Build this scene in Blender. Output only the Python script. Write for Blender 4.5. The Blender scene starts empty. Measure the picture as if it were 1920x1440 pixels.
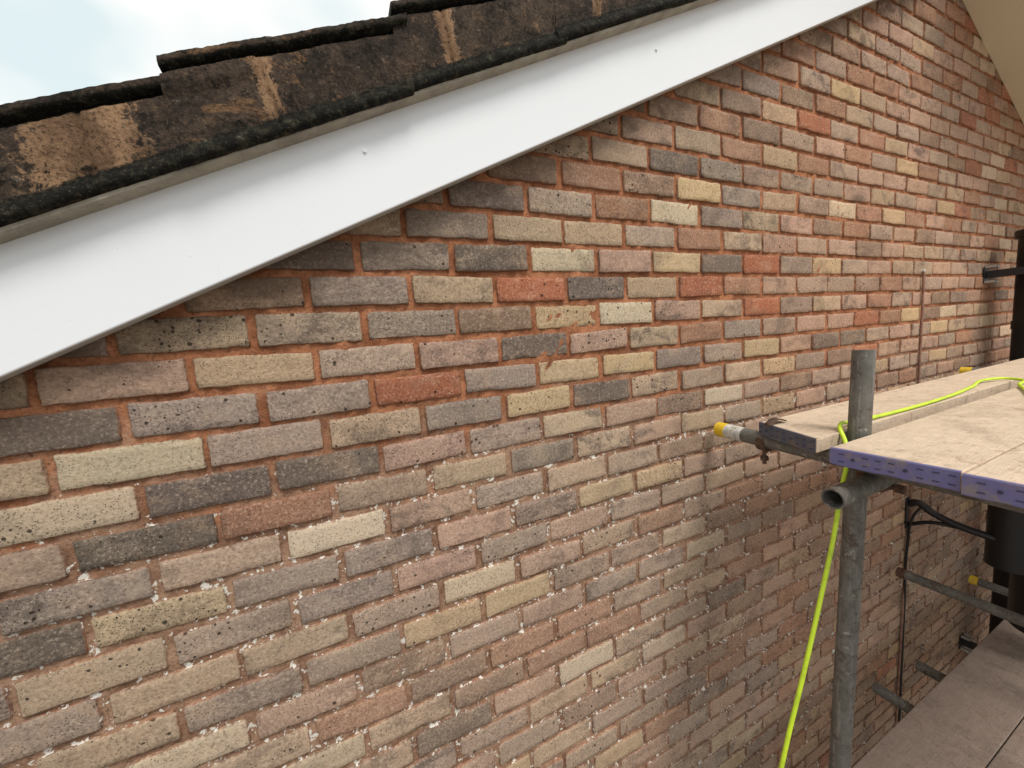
import bpy, math, random
import numpy as np
from mathutils import Vector, noise, Matrix
random.seed(7); rng=np.random.default_rng(7)
H=4.7
SL=0.478
def zr(x): return 0.295+SL*x
APX=2.58; APZ=zr(APX)
def rake(x): return zr(x) if x<=APX else APZ-0.455*(x-APX)
sc=bpy.context.scene
COL=sc.collection

# ---------------------------------------------------------------- nodes
def newmat(name):
    m=bpy.data.materials.new(name); m.use_nodes=True
    nt=m.node_tree; nt.nodes.clear()
    o=nt.nodes.new('ShaderNodeOutputMaterial'); b=nt.nodes.new('ShaderNodeBsdfPrincipled')
    nt.links.new(b.outputs[0],o.inputs[0])
    return m,nt,b
class N:
    def __init__(s,nt): s.nt=nt
    def lk(s,a,b): s.nt.links.new(a,b)
    def put(s,sock,v):
        if isinstance(v,bpy.types.NodeSocket): s.lk(v,sock)
        else: sock.default_value=v
    def noise(s,vec,scale,detail=4,rough=.55,dist=0):
        n=s.nt.nodes.new('ShaderNodeTexNoise'); s.lk(vec,n.inputs['Vector'])
        n.inputs['Scale'].default_value=scale; n.inputs['Detail'].default_value=detail
        n.inputs['Roughness'].default_value=rough; n.inputs['Distortion'].default_value=dist
        return n.outputs['Fac']
    def vor(s,vec,scale,feat='F1',rnd=1):
        n=s.nt.nodes.new('ShaderNodeTexVoronoi'); s.lk(vec,n.inputs['Vector']); n.feature=feat
        n.inputs['Scale'].default_value=scale; n.inputs['Randomness'].default_value=rnd
        return n.outputs['Distance'],n.outputs['Color']
    def ramp(s,fac,a,b,va=0.,vb=1.):
        n=s.nt.nodes.new('ShaderNodeMapRange'); n.interpolation_type='SMOOTHSTEP'
        s.put(n.inputs[0],fac); s.put(n.inputs[1],a); s.put(n.inputs[2],b)
        n.inputs[3].default_value=va; n.inputs[4].default_value=vb
        return n.outputs[0]
    def math(s,op,a,b=0.0,c=None):
        n=s.nt.nodes.new('ShaderNodeMath'); n.operation=op
        s.put(n.inputs[0],a); s.put(n.inputs[1],b)
        if c is not None: s.put(n.inputs[2],c)
        return n.outputs[0]
    def mix(s,f,a,b,mode='MIX'):
        n=s.nt.nodes.new('ShaderNodeMix'); n.data_type='RGBA'; n.blend_type=mode
        s.put(n.inputs[0],f)
        for i,v in ((6,a),(7,b)):
            if isinstance(v,(tuple,list)): v=tuple(v)+((1,) if len(v)==3 else ())
            s.put(n.inputs[i],v)
        return n.outputs[2]
    def coord(s,k='Object'):
        return s.nt.nodes.new('ShaderNodeTexCoord').outputs[k]
    def mapv(s,vec,scale=(1,1,1),rot=(0,0,0)):
        n=s.nt.nodes.new('ShaderNodeMapping'); s.lk(vec,n.inputs[0]); n.inputs['Scale'].default_value=scale
        n.inputs['Rotation'].default_value=rot
        return n.outputs[0]
    def attr(s,name):
        n=s.nt.nodes.new('ShaderNodeAttribute'); n.attribute_name=name; return n
    def sep(s,vec):
        n=s.nt.nodes.new('ShaderNodeSeparateXYZ'); s.lk(vec,n.inputs[0]); return n.outputs
    def bump(s,h,strength,dist,prev=None):
        n=s.nt.nodes.new('ShaderNodeBump'); s.lk(h,n.inputs['Height']); n.inputs['Strength'].default_value=strength
        n.inputs['Distance'].default_value=dist
        if prev is not None: s.lk(prev,n.inputs['Normal'])
        return n.outputs[0]
    def vadd(s,a,b):
        n=s.nt.nodes.new('ShaderNodeVectorMath'); n.operation='ADD'; s.lk(a,n.inputs[0]); s.lk(b,n.inputs[1]); return n.outputs[0]
def flecks(n,co,edge,big):
    """white lime spatter, only in the lower courses and mostly along the joints"""
    z=n.sep(co)[2]
    zm=n.ramp(n.math('ADD',z,n.math('MULTIPLY',big,.5)),.06,-.28)
    a=n.noise(co,70,3,.62)
    k=n.math('MULTIPLY_ADD',n.math('MULTIPLY',edge,zm),.195,-.795)
    k=n.math('ADD',k,n.math('MULTIPLY',n.math('SUBTRACT',big,.5),.30))
    m=n.ramp(n.math('ADD',a,k),0,.010)
    return n.math('MULTIPLY',m,n.ramp(zm,.0,.35))

def brick_material():
    m,nt,b=newmat('brick_face'); n=N(nt)
    co=n.coord(); base=n.attr('bcol').outputs['Color']; pr=n.attr('bpar')
    pv=n.sep(pr.outputs['Vector'])   # x spots, y smoke, z seed
    edge=n.attr('bedge').outputs['Fac']
    cs=n.sep(co)
    cx=nt.nodes.new('ShaderNodeCombineXYZ'); n.lk(n.math('MULTIPLY',pv[2],37.),cx.inputs[0]); n.lk(n.math('MULTIPLY',pv[2],91.),cx.inputs[1])
    bc=n.vadd(co,cx.outputs[0])
    sm=n.noise(n.mapv(bc,(1,1,1.4)),11,5,.7,.5)
    c=n.mix(n.ramp(sm,.50,.32,0,.55),base,n.mix(.5,base,(.58,.40,.26)))
    smk=n.math('MULTIPLY',n.ramp(sm,.48,.66),pv[1])
    c=n.mix(smk,c,(.105,.080,.067))
    g2=n.noise(co,150,6,.82)
    c=n.mix(n.ramp(g2,.51,.62,0,.68),c,n.mix(.30,(.05,.035,.028),base))
    c=n.mix(n.ramp(g2,.475,.36,0,.66),c,n.mix(.40,(.82,.68,.53),base))
    gr=n.noise(co,5.5,6,.74,.3)
    c=n.mix(n.ramp(gr,.51,.70,0,.45),c,(.125,.088,.068))
    c=n.mix(n.ramp(gr,.46,.30,0,.25),c,(.62,.50,.38))
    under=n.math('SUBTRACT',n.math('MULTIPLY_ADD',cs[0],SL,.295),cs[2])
    c=n.mix(n.math('MULTIPLY',n.ramp(under,.20,.02),n.ramp(sm,.35,.6,.2,.65)),c,(.125,.085,.063))  # dark staining below the rake, also painting the bargeboard's shade into the brick colour
    # iron spots
    d,cc=n.vor(bc,92); sp=n.sep(cc)
    rad=n.math('MULTIPLY',n.math('MULTIPLY',sp[0],sp[0]),.30)
    on=n.math('LESS_THAN',sp[1],n.math('MULTIPLY',pv[0],.45))
    s=n.math('MULTIPLY',n.ramp(n.math('SUBTRACT',n.math('MULTIPLY_ADD',g2,.45,rad),d),.10,.16),on)
    c=n.mix(n.math('MULTIPLY',s,.85),c,(.024,.019,.016))
    d2,cc2=n.vor(bc,240); sp2=n.sep(cc2)
    on2=n.math('LESS_THAN',sp2[1],n.math('MULTIPLY_ADD',pv[0],.4,.10))
    s2=n.math('MULTIPLY',n.ramp(d2,.40,.2),on2)
    c=n.mix(n.math('MULTIPLY',s2,.8),c,(.035,.026,.021))
    c=n.mix(n.math('MULTIPLY',n.ramp(edge,.25,1.),n.ramp(g2,.42,.58,.3,.9)),c,n.mix(n.ramp(gr,.4,.6),(.34,.145,.075),(.15,.085,.06)))
    f=flecks(n,co,edge,gr)
    c=n.mix(n.math('MULTIPLY',f,.95),c,(.80,.77,.70))
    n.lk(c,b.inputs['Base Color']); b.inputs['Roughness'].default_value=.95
    b.inputs['Specular IOR Level'].default_value=.15
    h=n.math('MULTIPLY_ADD',s,-.25,g2)
    n.lk(n.bump(h,1.,.0042),b.inputs['Normal'])
    return m
def mortar_material():
    m,nt,b=newmat('mortar'); n=N(nt); co=n.coord()
    z=n.sep(co)[2]
    a=n.noise(co,12,5,.7); g=n.noise(co,150,5,.78); lo=n.noise(co,5.5,6,.74,.3)
    red=n.mix(n.ramp(a,.34,.66),(.26,.098,.046),(.52,.225,.115))
    pale=n.mix(n.ramp(a,.34,.66),(.22,.135,.09),(.42,.30,.21))
    zm=n.ramp(n.math('ADD',z,n.math('MULTIPLY',n.math('SUBTRACT',lo,.5),1.3)),-.20,-.55,0,.75)
    c=n.mix(zm,red,pale)
    c=n.mix(n.ramp(g,.52,.64,0,.55),c,(.06,.034,.024))
    c=n.mix(n.ramp(g,.46,.32,0,.3),c,(.60,.38,.25))
    one=nt.nodes.new('ShaderNodeValue'); one.outputs[0].default_value=1.
    f=flecks(n,co,one.outputs[0],lo)
    c=n.mix(n.math('MULTIPLY',f,.95),c,(.80,.77,.70))
    n.lk(c,b.inputs['Base Color']); b.inputs['Roughness'].default_value=.95
    b.inputs['Specular IOR Level'].default_value=.15
    n.lk(n.bump(g,1.,.006),b.inputs['Normal'])
    return m
def pvc_material(name,col,dirt=.12):
    m,nt,b=newmat(name); n=N(nt); co=n.coord()
    a=n.noise(n.mapv(co,(1.2,1,3)),3,3,.6); d=n.noise(co,160,2,.7)
    dk=tuple(v*.8 for v in col)
    c=n.mix(n.ramp(a,.4,.9,0,dirt),col,dk)
    c=n.mix(n.ramp(d,.72,.78,0,.35),c,(.3,.27,.22))
    n.lk(c,b.inputs['Base Color'])
    n.lk(n.ramp(a,.3,.7,.30,.42),b.inputs['Roughness'])
    return m
def tile_material():
    m,nt,b=newmat('weathered_concrete_tile'); n=N(nt); co=n.coord()
    roll=n.attr('roll').outputs['Fac']; mort=n.attr('mort').outputs['Fac']
    a=n.noise(co,9,6,.74,.3); b1=n.noise(co,30,6,.8,.2); g=n.noise(co,160,5,.8)
    c=n.mix(n.ramp(a,.38,.62),(.036,.027,.021),(.082,.058,.042))
    c=n.mix(n.ramp(b1,.55,.66,0,.7),c,(.18,.115,.07))
    c=n.mix(n.ramp(b1,.49,.38,0,.9),c,(.013,.010,.008))
    mk=n.ramp(n.math('ADD',mort,n.math('MULTIPLY',n.math('SUBTRACT',b1,.5),2.4)),.45,.62)
    mcol=n.mix(n.ramp(a,.40,.60),(.17,.10,.058),(.36,.22,.125))
    c=n.mix(n.math('MULTIPLY',mk,.9),c,mcol)
    p=n.noise(co,4.5,6,.78,.5)
    c=n.mix(n.ramp(p,.57,.62,0,.65),c,(.23,.13,.065))
    mo=n.noise(co,42,5,.78)
    moss=n.mix(n.ramp(mo,.47,.62),(.006,.006,.0045),(.036,.034,.022))
    moss=n.mix(n.ramp(g,.59,.66,0,.5),moss,(.22,.21,.165))
    c=n.mix(n.ramp(n.math('MULTIPLY_ADD',n.math('SUBTRACT',b1,.5),1.8,roll),.3,.62),c,moss)
    c=n.mix(n.ramp(mo,.64,.70,0,.55),c,(.28,.26,.21))
    c=n.mix(n.ramp(g,.50,.62,0,.7),c,(.011,.009,.007))
    c=n.mix(n.ramp(g,.44,.34,0,.3),c,(.26,.21,.15))
    n.lk(c,b.inputs['Base Color']); b.inputs['Roughness'].default_value=.95
    b.inputs['Specular IOR Level'].default_value=.2
    h=n.math('MULTIPLY_ADD',g,.5,b1)
    n.lk(n.bump(h,1.,.007),b.inputs['Normal'])
    return m
def rough_material(name,c1,c2,scale=20,rough=.9,bump=.5,dist=.003,c3=None):
    m,nt,b=newmat(name); n=N(nt); co=n.coord()
    a=n.noise(co,scale,5,.65,.2); g=n.noise(co,scale*9,4,.7)
    c=n.mix(n.ramp(a,.35,.65),c1,c2)
    if c3: c=n.mix(n.ramp(n.noise(co,scale*.6,5,.7,.5),.55,.62,0,.9),c,c3)
    c=n.mix(n.ramp(g,.5,.75,0,.4),c,tuple(v*.35 for v in c1))
    n.lk(c,b.inputs['Base Color']); b.inputs['Roughness'].default_value=rough
    n.lk(n.bump(n.math('ADD',a,n.math('MULTIPLY',g,.5)),bump,dist),b.inputs['Normal'])
    return m
def steel_material(name='galvanised_tube'):
    m,nt,b=newmat(name); n=N(nt); co=n.coord()
    a=n.noise(co,9,5,.7,.4); g=n.noise(co,70,5,.78); v,vc=n.vor(co,60)
    st=n.noise(n.mapv(co,(60,60,4)),2,4,.7)
    c=n.mix(n.ramp(a,.3,.7),(.12,.115,.10),(.22,.215,.195))
    c=n.mix(n.math('MULTIPLY',v,.5),c,(.10,.092,.082))
    c=n.mix(n.ramp(st,.52,.68,0,.5),c,(.34,.33,.30))
    c=n.mix(n.ramp(n.noise(co,14,5,.75,.6),.54,.64,0,.8),c,(.085,.058,.042))
    c=n.mix(n.ramp(n.noise(co,33,4,.75),.62,.67,0,.7),c,(.42,.40,.36))
    c=n.mix(n.ramp(g,.54,.66,0,.6),c,(.05,.044,.038))
    n.lk(c,b.inputs['Base Color']); b.inputs['Metallic'].default_value=.3
    n.lk(n.ramp(a,.3,.7,.5,.72),b.inputs['Roughness'])
    n.lk(n.bump(g,.6,.002),b.inputs['Normal'])
    return m
def wood_material(name,light,dark,grain=1.):
    m,nt,b=newmat(name); n=N(nt); co=n.coord()
    gr=n.noise(n.mapv(co,(1.2,22,22)),3.2,5,.65,1.2); fine=n.noise(n.mapv(co,(8,120,120)),3,4,.7)
    pl=n.noise(co,3.2,6,.75,.4); dust=n.noise(co,34,6,.8)
    mid=tuple((l+d)*.5 for l,d in zip(light,dark))
    c=n.mix(n.ramp(gr,.35,.75,0,.6*grain),light,mid)
    c=n.mix(n.ramp(fine,.5,.7,0,.5*grain),c,dark)
    c=n.mix(n.ramp(pl,.50,.66,0,.6),c,dark)
    c=n.mix(n.ramp(dust,.52,.66,0,.45),c,tuple(min(1,v*1.3) for v in light))
    c=n.mix(n.ramp(dust,.44,.34,0,.6),c,tuple(v*.6 for v in dark))
    c=n.mix(n.ramp(n.noise(co,11,5,.75,1.),.60,.66,0,.4),c,(.24,.13,.08))
    n.lk(c,b.inputs['Base Color']); b.inputs['Roughness'].default_value=.9
    n.lk(n.bump(n.math('ADD',fine,dust),.7,.003),b.inputs['Normal'])
    return m
def plain(name,col,rough=.5,metal=0,var=.25,scale=25,col2=None):
    m,nt,b=newmat(name); n=N(nt); co=n.coord()
    a=n.noise(co,scale,5,.7)
    c=n.mix(n.ramp(a,.45,.7,0,var),col,col2 or tuple(v*.4 for v in col))
    n.lk(c,b.inputs['Base Color']); b.inputs['Roughness'].default_value=rough; b.inputs['Metallic'].default_value=metal
    n.lk(n.bump(a,.15,.002),b.inputs['Normal'])
    return m
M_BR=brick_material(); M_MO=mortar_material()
M_PVC=pvc_material('white_upvc',(.755,.785,.82)); M_SOF=pvc_material('upvc_shaded_underside',(.60,.60,.58),.4)  # second uPVC is the white one with underside shade put into its greyer colour
M_CREAM=pvc_material('cream_soffit_paint',(.72,.65,.49))
M_TILE=tile_material()
M_UC=rough_material('undercloak',(.28,.25,.20),(.40,.36,.29),15)
M_ST=steel_material(); M_RUST=rough_material('rusty_steel',(.06,.035,.025),(.14,.075,.045),60)
M_WOOD=wood_material('scaffold_board_top',(.62,.49,.36),(.37,.28,.20),.9)
M_WOOD2=wood_material('platform_board',(.32,.245,.20),(.18,.14,.11))
M_PUR=plain('purple_board_band',(.155,.145,.31),.6,.15,.9,38,(.25,.21,.19)); M_BLU=plain('blue_grey_band',(.10,.115,.16),.5,.3,.8,40,(.20,.16,.13))
M_DARK=plain('embossing',(.04,.04,.08),.6)
M_YEL=plain('yellow_end_cap',(.72,.48,.02),.5,0,.5,60,(.45,.33,.12)); M_BLK=plain('black_powder_coat',(.008,.008,.009),.45)
M_BOLT=plain('zinc_bolt',(.5,.5,.48),.35,.8)
M_HOSE=plain('fluorescent_hose',(.56,.76,.03),.45,0,.45,18)
M_COND=rough_material('cable_clip_line',(.20,.10,.07),(.30,.17,.12),30)
M_WHT=rough_material('chalky_paint',(.45,.44,.40),(.66,.65,.6),60,c3=(.3,.25,.15))
M_GR=rough_material('ground_gravel',(.10,.09,.075),(.17,.15,.12),6,.95,.8,.01)

# ---------------------------------------------------------------- mesh helpers
def obj(name,verts,faces,mat,parent=None,smooth=False):
    me=bpy.data.meshes.new(name); me.from_pydata([tuple(v) for v in verts],[],faces); me.update()
    o=bpy.data.objects.new(name,me); COL.objects.link(o)
    me.materials.append(mat)
    if smooth: me.polygons.foreach_set('use_smooth',[True]*len(me.polygons))
    if parent: o.parent=parent
    return o
def empty(name):
    e=bpy.data.objects.new(name,None); COL.objects.link(e); e.empty_display_size=.2; return e
def bevel(o,w,seg=2):
    md=o.modifiers.new('b','BEVEL'); md.width=w; md.segments=seg; md.limit_method='ANGLE'
import bmesh
def fixn(o):
    bm=bmesh.new(); bm.from_mesh(o.data); bmesh.ops.recalc_face_normals(bm,faces=bm.faces); bm.to_mesh(o.data); bm.free()
def prism(name,poly,y0,y1,mat,parent=None):
    n=len(poly); v=[(x,y0,z) for x,z in poly]+[(x,y1,z) for x,z in poly]
    f=[tuple(range(n)),tuple(range(2*n-1,n-1,-1))]+[((i+1)%n,i,n+i,n+(i+1)%n) for i in range(n)]
    o=obj(name,v,f,mat,parent); fixn(o)
    return o
def box(name,a,b,mat,parent=None,bv=0):
    o=prism(name,[(a[0],a[2]),(b[0],a[2]),(b[0],b[2]),(a[0],b[2])],a[1],b[1],mat,parent)
    if bv: bevel(o,bv)
    return o
def tube(name,p0,p1,r,mat,parent=None,wall=.004,seg=32):
    p0=Vector(p0);p1=Vector(p1);d=(p1-p0).normalized()
    u=d.orthogonal().normalized(); w=d.cross(u)
    V=[];F=[]
    L=(p1-p0).length; ns=max(2,int(L/.08))
    prof=[(0,r-wall)]+[(L*i/ns,r) for i in range(ns+1)]+[(L,r-wall)]
    prof=[(min(L,.25),r-wall)]+prof+[(max(0,L-.25),r-wall)] if wall<r else [(0,.0001)]+prof[1:-1]+[(L,.0001)]
    for t,rr in prof:
        for k in range(seg):
            an=2*math.pi*k/seg; V.append(p0+d*t+(u*math.cos(an)+w*math.sin(an))*rr)
    for i in range(len(prof)-1):
        for k in range(seg):
            a=i*seg+k; b=i*seg+(k+1)%seg; F.append((a,b,b+seg,a+seg))
    o=obj(name,V,F,mat,parent,True); fixn(o)
    md=o.modifiers.new('e','EDGE_SPLIT'); md.split_angle=math.radians(40)
    return o
def curve(name,pts,r,mat,parent=None,cyc=False):
    cu=bpy.data.curves.new(name,'CURVE'); cu.dimensions='3D'; cu.bevel_depth=r; cu.bevel_resolution=5; cu.resolution_u=10
    sp=cu.splines.new('BEZIER'); sp.bezier_points.add(len(pts)-1)
    for bp,p in zip(sp.bezier_points,pts):
        bp.co=p; bp.handle_left_type=bp.handle_right_type='AUTO'
    o=bpy.data.objects.new(name,cu); COL.objects.link(o); cu.materials.append(mat)
    if parent: o.parent=parent
    return o

# ---------------------------------------------------------------- house
house=empty('brick_house')
CH=.0805; BL=.225; JT=.0125
PAL=dict(b=(.46,.345,.235),l=(.60,.49,.355),y=(.53,.395,.235),g=(.31,.245,.20),d=(.175,.138,.115),p=(.45,.305,.23),n=(.285,.195,.14),r=(.38,.135,.072),q=(.36,.195,.125),k=(.39,.295,.23))
MEAN=np.array((.395,.29,.217))
SPEC={-5:(1.5,'bdgn'),-4:(0,'nqnyg'),-3:(-.5,'dkqlg'),-2:(-1,'gbbkq'),-1:(-2.5,'dgdlpydr'),0:(-3,'ngbrdbrq'),
 1:(-3.5,'bkgnylpbr'),2:(-4,'pbkpdpbq'),3:(-4.5,'dgkrgyyg'),4:(-4,'lkbgyd'),5:(-4.5,'lddpkb'),6:(-5,'kdqkbg'),
 7:(-4.5,'gklpkb'),8:(-5,'dbggpk'),9:(-5.5,'gbkgp')}
SPOT={(1,-3.5):.75,(1,-1.5):.8,(5,-4.5):.95,(6,-4):.7,(8,-4):.9,(4,-4):.7,(4,-2):.6,(1,-2.5):.35,(0,0):.4}
BX0,BX1=-2.2,7.36
Vs=[];Fs=[];Cs=[];Ps=[];Es=[];nv=0
us=[0,.02,.09,.2,.3,.4,.5,.6,.7,.8,.91,.98,1]; vs=[0,.06,.24,.42,.6,.78,.94,1]
nu,nw=len(us),len(vs)
U,Wg=np.meshgrid(us,vs)
U=U.ravel();Wg=Wg.ravel()
idx=np.arange(nu*nw).reshape(nw,nu)
ff=[(idx[j,i],idx[j,i+1],idx[j+1,i+1],idx[j+1,i]) for j in range(nw-1) for i in range(nu-1)]
ring=list(idx[0,:])+list(idx[1:,-1])+list(idx[-1,-2::-1])+list(idx[-2:0:-1,0])
nr=len(ring)
side=[(ring[(k+1)%nr],ring[k],nu*nw+k,nu*nw+(k+1)%nr) for k in range(nr)]
bf=np.array(ff+side)
outer=np.zeros(nu*nw); outer[ring]=1
row=-19
keys=list('bbbblkkkkkggdnnpppyq')
while True:
    zc=-row*CH
    if zc<-H+.03: break
    off=0 if row%2==0 else .5
    j=math.floor(BX0/BL)-1+off
    while j*BL<BX1:
        xl=j*BL+JT/2; xh=(j+1)*BL-JT/2; xc=(xl+xh)/2
        if xl>BX0-.05 and xh<BX1+.05 and zc-.035<min(rake(xl),rake(xh))+.09:
            key=None
            if row in SPEC:
                j0,s=SPEC[row]; q=j-j0
                if 0<=q<len(s): key=s[int(round(q))]
            spec=key is not None
            if key is None:
                key=random.choice(keys)
                if xc>1.0 and random.random()<.5: key=random.choice('ppppqqqkkbybpnr')
                if zc<-.7 and random.random()<.4: key=random.choice('kkgnpbpq')
            c=np.array(PAL[key])*random.uniform(.88,1.12)*np.array([random.uniform(.98,1.04),1,random.uniform(.95,1.04)])
            if not spec:
                t=.18 if zc>-.5 else .36
                c=c*(1-t)+MEAN*t
            if xc>1.2: c=c*np.array([1.06,.98,.92])
            spot=SPOT.get((row,j), (random.random()**2.6)*.7)
            smoke=random.uniform(.0,.85) if key in 'bkgyp' else random.uniform(0,.6)
            if key in 'ly': smoke*=.5
            a=xl+rng.normal(0,.0016); b_=xh+rng.normal(0,.0016)
            z0=zc-.0340+rng.normal(0,.0012); z1=zc+.0340+rng.normal(0,.0012)
            tilt=rng.normal(0,.0013); yo=rng.normal(0,.0015)
            X=a+(b_-a)*U; Z=z0+(z1-z0)*Wg+tilt*(U-.5)*2
            Y=np.full_like(X,yo)+rng.normal(0,.0006,len(X))+rng.normal(0,.0009)*(U-.5)*2+rng.normal(0,.0007)*(Wg-.5)*2
            cu=(U-.5)*2;cw=(Wg-.5)*2
            X=X-outer*np.sign(cu)*(np.abs(cu)>.99)*rng.uniform(0,.0028,len(X))
            Z=Z-outer*np.sign(cw)*(np.abs(cw)>.99)*rng.uniform(-.0008,.0030,len(X))
            Y=Y+outer*rng.uniform(.001,.0032,len(X))
            corner=(np.abs(cu)>.99)&(np.abs(cw)>.99)
            X=X-np.sign(cu)*corner*.0020; Z=Z-np.sign(cw)*corner*.0014
            if random.random()<.35:
                cs=random.choice([0,nu-1,nu*nw-nu,nu*nw-1]); Y[cs]+=.005; X[cs]-=np.sign(cu[cs])*.008; Z[cs]-=np.sign(cw[cs])*.005
            if random.random()<.3:
                cs=random.choice(ring); Y[cs]+=.004; Z[cs]-=np.sign(cw[cs])*.005*(abs(cw[cs])>.99)
            P=np.stack([X,Y,Z],1)
            bk=P[ring].copy(); bk[:,1]=.020
            P=np.concatenate([P,bk])
            Vs.append(P);Fs.append(bf+nv); nvv=len(P); nv+=nvv
            Cs.append(np.tile(np.append(c,1),(nvv,1))); Ps.append(np.tile([spot,smoke,random.random()],(nvv,1)))
            Es.append(np.concatenate([outer,np.ones(nr)]))
        j+=1
    row+=1
V=np.concatenate(Vs);F=np.concatenate(Fs)
me=bpy.data.meshes.new('gable_bricks')
me.vertices.add(len(V)); me.vertices.foreach_set('co',V.ravel())
me.loops.add(F.size); me.loops.foreach_set('vertex_index',F.ravel().astype(np.int32))
me.polygons.add(len(F)); me.polygons.foreach_set('loop_start',np.arange(0,F.size,4,dtype=np.int32))
me.polygons.foreach_set('use_smooth',np.ones(len(F),bool))
me.update(calc_edges=True); me.validate()
a=me.attributes.new('bcol','FLOAT_COLOR','POINT'); a.data.foreach_set('color',np.concatenate(Cs).ravel())
a=me.attributes.new('bpar','FLOAT_VECTOR','POINT'); a.data.foreach_set('vector',np.concatenate(Ps).ravel())
a=me.attributes.new('bedge','FLOAT','POINT'); a.data.foreach_set('value',np.concatenate(Es).ravel())
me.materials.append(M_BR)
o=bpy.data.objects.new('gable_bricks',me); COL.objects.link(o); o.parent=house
nx,nz=480,300
xs=np.linspace(BX0,BX1,nx)
tt=np.linspace(0,1,nz)
top=np.array([rake(x)+.07 for x in xs])
G=np.zeros((nx,nz,3)); G[:,:,0]=xs[:,None]; G[:,:,2]=-H+(top[:,None]+H)*tt[None,:]
G[:,:,1]=.0066+rng.normal(0,.0018,(nx,nz))
ii=np.arange(nx*nz).reshape(nx,nz)
F=np.stack([ii[:-1,:-1],ii[1:,:-1],ii[1:,1:],ii[:-1,1:]],-1).reshape(-1,4)
obj('mortar_joints',G.reshape(-1,3),F.tolist(),M_MO,house,True)
prism('wall_core',[(BX0,-H),(BX1,-H),(BX1,rake(BX1)),(APX,APZ),(BX0,rake(BX0))],.03,6.5,M_MO,house)

def bar(name,x0,x1,o0,o1,y0,y1,mat):
    return prism(name,[(x0,zr(x0)+o0),(x1,zr(x1)+o0),(x1,zr(x1)+o1),(x0,zr(x0)+o1)],y0,y1,mat,house)
XA=-2.6
b1=bar('bargeboard',XA,APX,0.0,.222,-.052,-.042,M_PVC); bevel(b1,.0025)
bar('bargeboard_soffit',XA,APX,.006,.014,-.0425,-.0015,M_SOF)
bar('undercloak',XA,APX,.194,.201,-.086,-.0525,M_UC)
for x,o_ in ((-.30,.135),(.55,.12),(1.4,.12)):
    tube('bargeboard_pin',(x,-.0555,zr(x)+o_),(x,-.051,zr(x)+o_),.0035,M_PVC,house,wall=1)

def nz_(p,s): return noise.noise(Vector(p)*s)
SEAMS=[(-1.45,.03,.5),(-.735,.055,.20),(-.465,.014,.5),(-.105,.016,.5),(.30,.012,.6),(.72,.03,.4),(1.15,.02,.5),(1.6,.03,.5)]
def mortv(x,o):
    v=0
    for sx,w,sl in SEAMS:
        dx=abs(x-(sx+(.30-o)*sl*.35))
        ww=w*(1.0+ (.33-o)*5*(w>.03))
        v=max(v,1.15-dx/max(ww,.006)*.6)
    return max(0,v)
def crack(x,o):
    for sx,w,sl in SEAMS:
        if abs(x-(sx+(.30-o)*sl*.35+.004*nz_((x*0,o,sx),40)))<.0035: return 1
    return 0
def verge_tile(xs_,k):
    L=.43; n=110
    V=[];F=[];R=[];Mo=[]
    yo=-.002*(k%2)-.001
    for i in range(n+1):
        x=xs_+L*i/n
        tp=zr(xs_)+.383+.405*(x-xs_)
        bt=zr(x)+.204-.004*(i/n)+.003*math.sin(k*2.1)
        # short slip of tile bedded under the lip for the first third of alternate courses
        slip=.006 if (k%2==1 and x-xs_<.15) else 0
        prof=[(.20,tp-.002,0),(.0,tp,0),(-.055,tp+.001,.0),(-.082,tp,.25),(-.091,tp-.003,.45),(-.093,tp-.012,.35),(-.090,tp-.018,.9),
              (-.072,tp-.021,1.),(-.072,tp-.027,1.),(-.085-slip,tp-.031,.3)]
        fz0=tp-.031; fz1=bt+.027
        for q in range(1,14):
            z_=fz0+(fz1-fz0)*q/14
            sp_=slip if z_>tp-.062 else 0
            prof.append((-.086-sp_-.002*math.sin(q/14*3.14),z_,.0 if q<12 else .35))
        prof+=[(-.087,fz1,.75),(-.092,bt+.020,1),(-.096,bt+.013,1),(-.097,bt+.005,.9),(-.093,bt-.001,.7),(-.086,bt-.003,.6),(-.074,bt,1),(-.070,bt+.02,1),(-.06,bt+.03,1)]
        for (y,z,r) in prof:
            d=nz_((x,y,z),14)*.003+nz_((x,y+3,z),42)*.0018+nz_((x+2,y+3,z),110)*.0014
            dz=nz_((x+9,y,z),16)*.0018+nz_((x,y+7,z),50)*.0011+nz_((x,y+17,z),120)*.0010
            if y>-.06: d=dz=0
            face=bt+.01<z<tp-.030 and y<-.08
            V.append((x,y+yo+d+(.005*crack(x,z-zr(x)) if face else 0),z+dz)); R.append(r); Mo.append(mortv(x,z-zr(x)) if z<tp-.026 else 0)
    m=len(prof)
    for i in range(n):
        for q in range(m-1):
            a=i*m+q; F.append((a,a+1,a+1+m,a+m))
    F.append(tuple(range(m))); F.append(tuple(range(n*m+m-1,n*m-1,-1)))
    o=obj('verge_tile',V,F,M_TILE,house,True)
    at=o.data.attributes.new('roll','FLOAT','POINT'); at.data.foreach_set('value',R)
    at=o.data.attributes.new('mort','FLOAT','POINT'); at.data.foreach_set('value',Mo)
    md=o.modifiers.new('e','EDGE_SPLIT'); md.split_angle=math.radians(60)
x=-.62-.40*5; k=0
while x<APX-.2:
    verge_tile(x,k)
    tp=zr(x)+.383
    prism('roof_tile_course',[(x+.002,tp-.034),(x+.45,tp-.034+.405*.45),(x+.45,tp-.004+.405*.45),(x+.002,tp-.004)],.15,6.6,M_TILE,house)
    x+=.40; k+=1
x=APX+.02
def zrr(x): return APZ-.455*(x-APX)
while x<BX1+.5:
    prism('roof_tile_course',[(x-.05,zrr(x)+.40),(x+.40,zrr(x+.4)+.385),(x+.40,zrr(x+.4)+.355),(x-.05,zrr(x)+.37)],-.55,6.6,M_TILE,house)
    x+=.40
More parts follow.
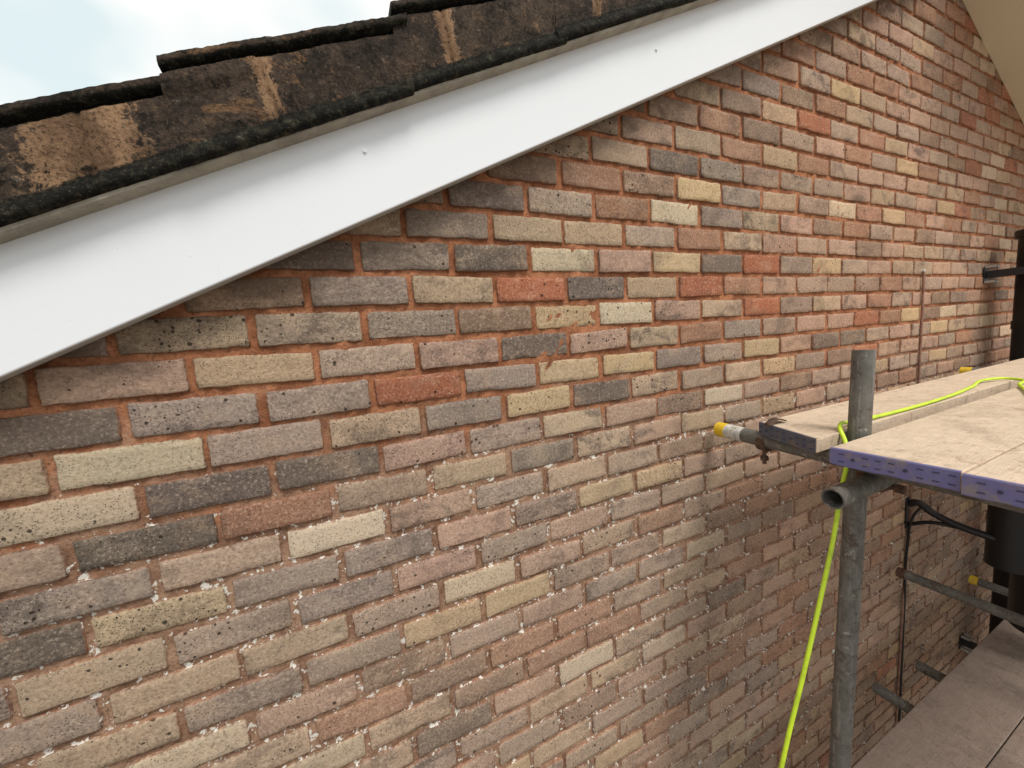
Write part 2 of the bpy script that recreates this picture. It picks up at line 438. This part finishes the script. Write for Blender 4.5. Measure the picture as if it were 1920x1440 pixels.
prism('ridge_tile',[(APX-.16,APZ+.33),(APX-.1,APZ+.43),(APX,APZ+.47),(APX+.1,APZ+.43),(APX+.16,APZ+.33)],-.10,6.6,M_TILE,house)
prism('right_soffit',[(APX,APZ+.004),(BX1+.4,zrr(BX1+.4)+.004),(BX1+.4,zrr(BX1+.4)+.03),(APX,APZ+.03)],-.5,.0,M_CREAM,house)
prism('right_bargeboard',[(APX,APZ-.01),(BX1+.4,zrr(BX1+.4)-.01),(BX1+.4,zrr(BX1+.4)+.24),(APX,APZ+.24)],-.52,-.501,M_CREAM,house)

# ---------------------------------------------------------------- scaffolding
sca=empty('scaffolding')
R0=.02415
tube('standard_tube',(.857,-.43,-.235),(.62,-.43,-4.70),R0,M_ST,sca)
tube('standard_tube_far',(3.35,-.62,-.235),(3.25,-.62,-4.70),R0,M_ST,sca)
tube('ledger_tube',(.612,-.482,-.566),(4.6,-.482,-.566),R0,M_ST,sca)
tube('transom_tube',(.822,-.055,-.517),(.70,-1.25,-.517),R0,M_ST,sca)
tube('transom_tube_b',(2.9,-.07,-.517),(2.85,-1.25,-.517),R0,M_ST,sca)
def cap(p,d,L=.035,mat=M_YEL):
    p=Vector(p);d=Vector(d).normalized()
    tube('end_cap',p,p+d*L,R0+.002,mat,sca,wall=1)
d=Vector((.822-.70,1.195,0))
cap((.8205,-.07,-.517),d,.038); tube('paint_band',(.814,-.135,-.517),(.8205,-.07,-.517),R0+.0006,M_WHT,sca,wall=.0005)
cap((2.9,-.08,-.517),(0,1,0),.045)
def coupler(c,name='coupler'):
    c=Vector(c)
    box(name,c+Vector((-.028,-.032,-.034)),c+Vector((.028,.032,.034)),M_RUST,sca,.008)
    tube(name+'_bolt',c+Vector((.0,-.055,-.02)),c+Vector((0,.05,-.02)),.007,M_RUST,sca,wall=1,seg=12)
    tube(name+'_nut',c+Vector((.0,-.062,-.02)),c+Vector((0,-.045,-.02)),.012,M_RUST,sca,wall=1,seg=6)
    tube(name+'_ring',c+Vector((-.022,0,.0)),c+Vector((.022,0,.0)),.036,M_RUST,sca,wall=1,seg=20)
coupler((.845,-.462,-.566))
tube('clip_body',(.806,-.195,-.525),(.803,-.222,-.525),.027,M_RUST,sca,wall=1,seg=20)
tube('clip_bolt',(.803,-.208,-.54),(.803,-.208,-.595),.006,M_RUST,sca,wall=1,seg=12)
tube('clip_nut',(.803,-.208,-.570),(.803,-.208,-.583),.012,M_RUST,sca,wall=1,seg=6)
def board(name,xa,xb,ya,yb,zt,mat,band=None,skew=0,th=.038,L=None):
    o=prism(name,[(xa,zt-th),(xb,zt-th),(xb,zt),(xa,zt)],ya,yb,mat,sca)
    for v in o.data.vertices:
        if v.co.x<xa+.01: v.co.x+=skew*(v.co.y-ya)/(yb-ya)
    bevel(o,.003)
    if band:
        def q(y): return xa+skew*(y-ya)/(yb-ya)
        V=[];F=[]
        prof=[(.005,.0012),(-.0015,.0012),(-.0025,-.001),(-.0025,-th+.001),(-.0015,-th-.0012),(.03,-th-.0012)]
        ys=np.linspace(ya+.0015,yb-.0015,9)
        for y in ys:
            jz=random.uniform(-.0012,.0012); jx=random.uniform(-.0008,.0008)
            for i_,(dx,dz) in enumerate(prof): V.append((q(y)+dx+jx,y,zt+dz+(jz if i_>2 else 0)))
        m=len(prof)
        for s_ in range(8):
            for i in range(m-1): F.append((s_*m+i,s_*m+i+1,s_*m+i+1+m,s_*m+i+m))
        obj(name+'_end_band',V,F,band,sca)
        k=int(abs(yb-ya)/.022)
        for i in range(k):
            yy=min(ya,yb)+.012+i*.022
            if i%4==3:
                tube(name+'_nail',(q(yy)-.0045,yy,zt-.019),(q(yy)-.001,yy,zt-.019),.0035,M_DARK,sca,wall=1,seg=10)
                continue
            for dz in (-.010,-.028):
                box(name+'_slot',(q(yy)-.0038,yy-.005,zt+dz-.001),(q(yy)-.0022,yy+.005,zt+dz+.001),M_DARK,sca)
    return o
ZT=-.455
board('scaffold_board_wall_side',.700,4.6,-.404,-.205,ZT,M_WOOD,M_BLU,.080)
board('scaffold_board_middle',.655,4.6,-.668,-.456,ZT,M_WOOD,M_PUR,-.004)
board('scaffold_board_outer',.640,4.6,-.884,-.671,ZT+.001,M_WOOD,M_PUR,.0)
board('scaffold_board_last',.66,4.6,-1.10,-.887,ZT,M_WOOD,M_PUR,.0)
board('scaffold_board_edge',.65,4.6,-1.32,-1.103,ZT,M_WOOD,M_PUR,.0)
V=[];F=[]
for i in range(13):
    t=i/12; x=.745+.08*t; z=ZT+.002+.013*math.sin(t*math.pi*.95)
    V+=[(x,-.262,z),(x+.012,-.235,z-.002)]
for i in range(12): F.append((2*i,2*i+1,2*i+3,2*i+2))
o=obj('curled_strap',V,F,M_RUST,sca,True); md=o.modifiers.new('s','SOLIDIFY'); md.thickness=.0025
ZP=-1.90
board('platform_board_inner',.98,4.8,-.500,-.275,ZP,M_WOOD2)
y=-.503
for i in range(4):
    board('platform_board',-1.9,4.8,y-.225,y,ZP+.001*(i%2),M_WOOD2); y-=.228
for (x,yy,z,cp) in ((2.23,-.06,-1.55,M_RUST),(1.80,-.12,-1.965,None),(2.13,-.16,-1.965,None),(3.09,-.10,-1.87,M_YEL)):
    tube('lower_transom',(x,yy,z),(x-.02,-1.3,z),R0,M_ST,sca)
    if cp: cap((x,yy-.01,z),(0,1,0),.035,cp)
tube('lower_ledger',(.7,-.482,-2.02),(4.8,-.482,-2.02),R0,M_ST,sca)

# ---------------------------------------------------------------- hose
curve('garden_hose',[(1.35,-.62,ZT+.007),(1.50,-.575,ZT+.007),(1.658,-.535,ZT+.008),(1.90,-.46,ZT+.007),(2.06,-.405,ZT+.010),(2.00,-.365,ZT+.012),(1.78,-.375,ZT+.007),(1.568,-.392,ZT+.007),
 (1.28,-.398,ZT+.007),(1.02,-.390,ZT+.008),(.90,-.388,ZT+.012),(.825,-.396,ZT+.012),(.800,-.420,ZT-.02),(.785,-.432,-.50),(.735,-.442,-.60),(.697,-.447,-.70),(.632,-.450,-.86),(.565,-.452,-1.02),(.495,-.450,-1.20),(.43,-.45,-1.40),(.38,-.45,-1.70),(.36,-.45,-2.3),(.40,-.5,-3.6),(.5,-.6,-4.66)],.0052,M_HOSE)

# ---------------------------------------------------------------- flue, brackets, cable
fl=empty('black_flue_pipe')
def cyl(n,p0,p1,r): return tube(n,p0,p1,r,M_BLK,fl,wall=.006,seg=40)
cyl('flue_body',(3.43,-.215,-3.2),(3.43,-.215,.25),.125)
cyl('flue_cowl',(3.43,-.215,.245),(3.43,-.215,.285),.14)
for z in (-2.2,-1.2,-.3): cyl('flue_joint_band',(3.43,-.215,z),(3.43,-.215,z+.05),.130)
def fbr(z):
    box('wall_bracket_plate',(3.265,-.006,z-.05),(3.34,.0-.001,z+.05),M_BLK,fl,.002)
    box('wall_bracket_arm',(3.29,-.22,z-.022),(3.315,-.005,z+.022),M_BLK,fl,.002)
    for dx in (-.022,.022):
        for dz in (-.045,.045):
            tube('bracket_bolt',(3.3025+dx,-.045,z+dz),(3.3025+dx,-.005,z+dz),.010,M_BOLT,fl,wall=1,seg=10)
fbr(.045); fbr(-2.45)
br=empty('black_wall_bracket')
box('plate',(2.385,-.008,-1.36),(2.435,-.001,-1.18),M_BLK,br,.002)
curve('arm',[(2.41,-.008,-1.22),(2.41,-.04,-1.20),(2.41,-.10,-1.235),(2.42,-.19,-1.27),(2.44,-.28,-1.29),(2.48,-.40,-1.31)],.018,M_BLK,br)
curve('brace',[(2.41,-.008,-1.34),(2.41,-.10,-1.29),(2.42,-.19,-1.28)],.010,M_BLK,br)
tube('lamp_body',(2.50,-.34,-1.08),(2.50,-.34,-1.44),.075,M_BLK,br,wall=1,seg=32)
tube('lamp_head',(2.60,-.46,-.90),(2.60,-.46,-1.75),.13,M_BLK,br,wall=1,seg=32)
curve('lead',[(2.40,-.012,-2.6),(2.395,-.012,-1.9),(2.395,-.014,-1.45),(2.40,-.03,-1.28),(2.41,-.06,-1.21)],.006,M_BLK,br)
wc=empty('wall_cable')
curve('run',[(2.452,-.008,.06),(2.455,-.008,-.2),(2.445,-.008,-.7),(2.42,-.008,-1.2),(2.385,-.008,-2.0),(2.37,-.008,-3.2)],.0055,M_COND,wc)
tube('clip',(2.452,-.012,.065),(2.452,0,.065),.008,M_WHT,wc,wall=1,seg=12)

g=obj('ground',[(-300,-300,-H),(300,-300,-H),(300,300,-H),(-300,300,-H)],[(0,1,2,3)],M_GR)

for o in list(COL.objects):
    if o.parent is None: o.location.z+=H

# ---------------------------------------------------------------- camera
def Rm(a,b,c):
    base=np.array([[1,0,0],[0,0,-1],[0,1,0]],float)
    rx=lambda t:np.array([[1,0,0],[0,math.cos(t),-math.sin(t)],[0,math.sin(t),math.cos(t)]])
    ry=lambda t:np.array([[math.cos(t),0,math.sin(t)],[0,1,0],[-math.sin(t),0,math.cos(t)]])
    rz=lambda t:np.array([[math.cos(t),-math.sin(t),0],[math.sin(t),math.cos(t),0],[0,0,1]])
    return rz(c)@rx(b)@ry(a)@base
R=Rm(-.417,.113,-.076)
cam=bpy.data.cameras.new('camera'); co=bpy.data.objects.new('camera',cam); COL.objects.link(co)
cam.sensor_width=36; cam.lens=36*700/1920; cam.clip_start=.02; cam.clip_end=2000
mw=Matrix.Identity(4)
for i in range(3):
    mw[i][0]=R[0][i]; mw[i][1]=-R[1][i]; mw[i][2]=-R[2][i]
mw[0][3]=-.393; mw[1][3]=-.949; mw[2][3]=-.143+H
co.matrix_world=mw
sc.camera=co

# ---------------------------------------------------------------- light
EL=math.radians(58); AZ=math.radians(168)
w=bpy.data.worlds.new('World'); sc.world=w; w.use_nodes=True
nt=w.node_tree; nt.nodes.clear(); n=N(nt)
out=nt.nodes.new('ShaderNodeOutputWorld'); bg=nt.nodes.new('ShaderNodeBackground')
sky=nt.nodes.new('ShaderNodeTexSky'); sky.sky_type='NISHITA'; sky.sun_disc=False; sky.sun_elevation=EL; sky.sun_rotation=AZ
tc=n.coord('Generated')
cl=n.noise(n.mapv(tc,(1,1,1.8)),2.2,3,.5,.2)
pale=n.mix(.78,sky.outputs[0],(8.8,10.4,10.5))
c=n.mix(n.ramp(cl,.34,.54,.1,1),pale,(11.0,10.7,10.4))
n.lk(c,bg.inputs[0]); bg.inputs[1].default_value=.10
n.lk(bg.outputs[0],out.inputs[0])
sd=bpy.data.lights.new('sun','SUN'); sd.energy=2.7; sd.angle=math.radians(20); sd.color=(1,.945,.875)
so=bpy.data.objects.new('sun',sd); COL.objects.link(so)
tosun=Vector((math.sin(AZ)*math.cos(EL),math.cos(AZ)*math.cos(EL),math.sin(EL)))
so.rotation_euler=(-tosun).to_track_quat('-Z','Y').to_euler()
so.location=(0,-5,12)
sc.view_settings.view_transform='Standard'; sc.view_settings.look='None'; sc.view_settings.exposure=0
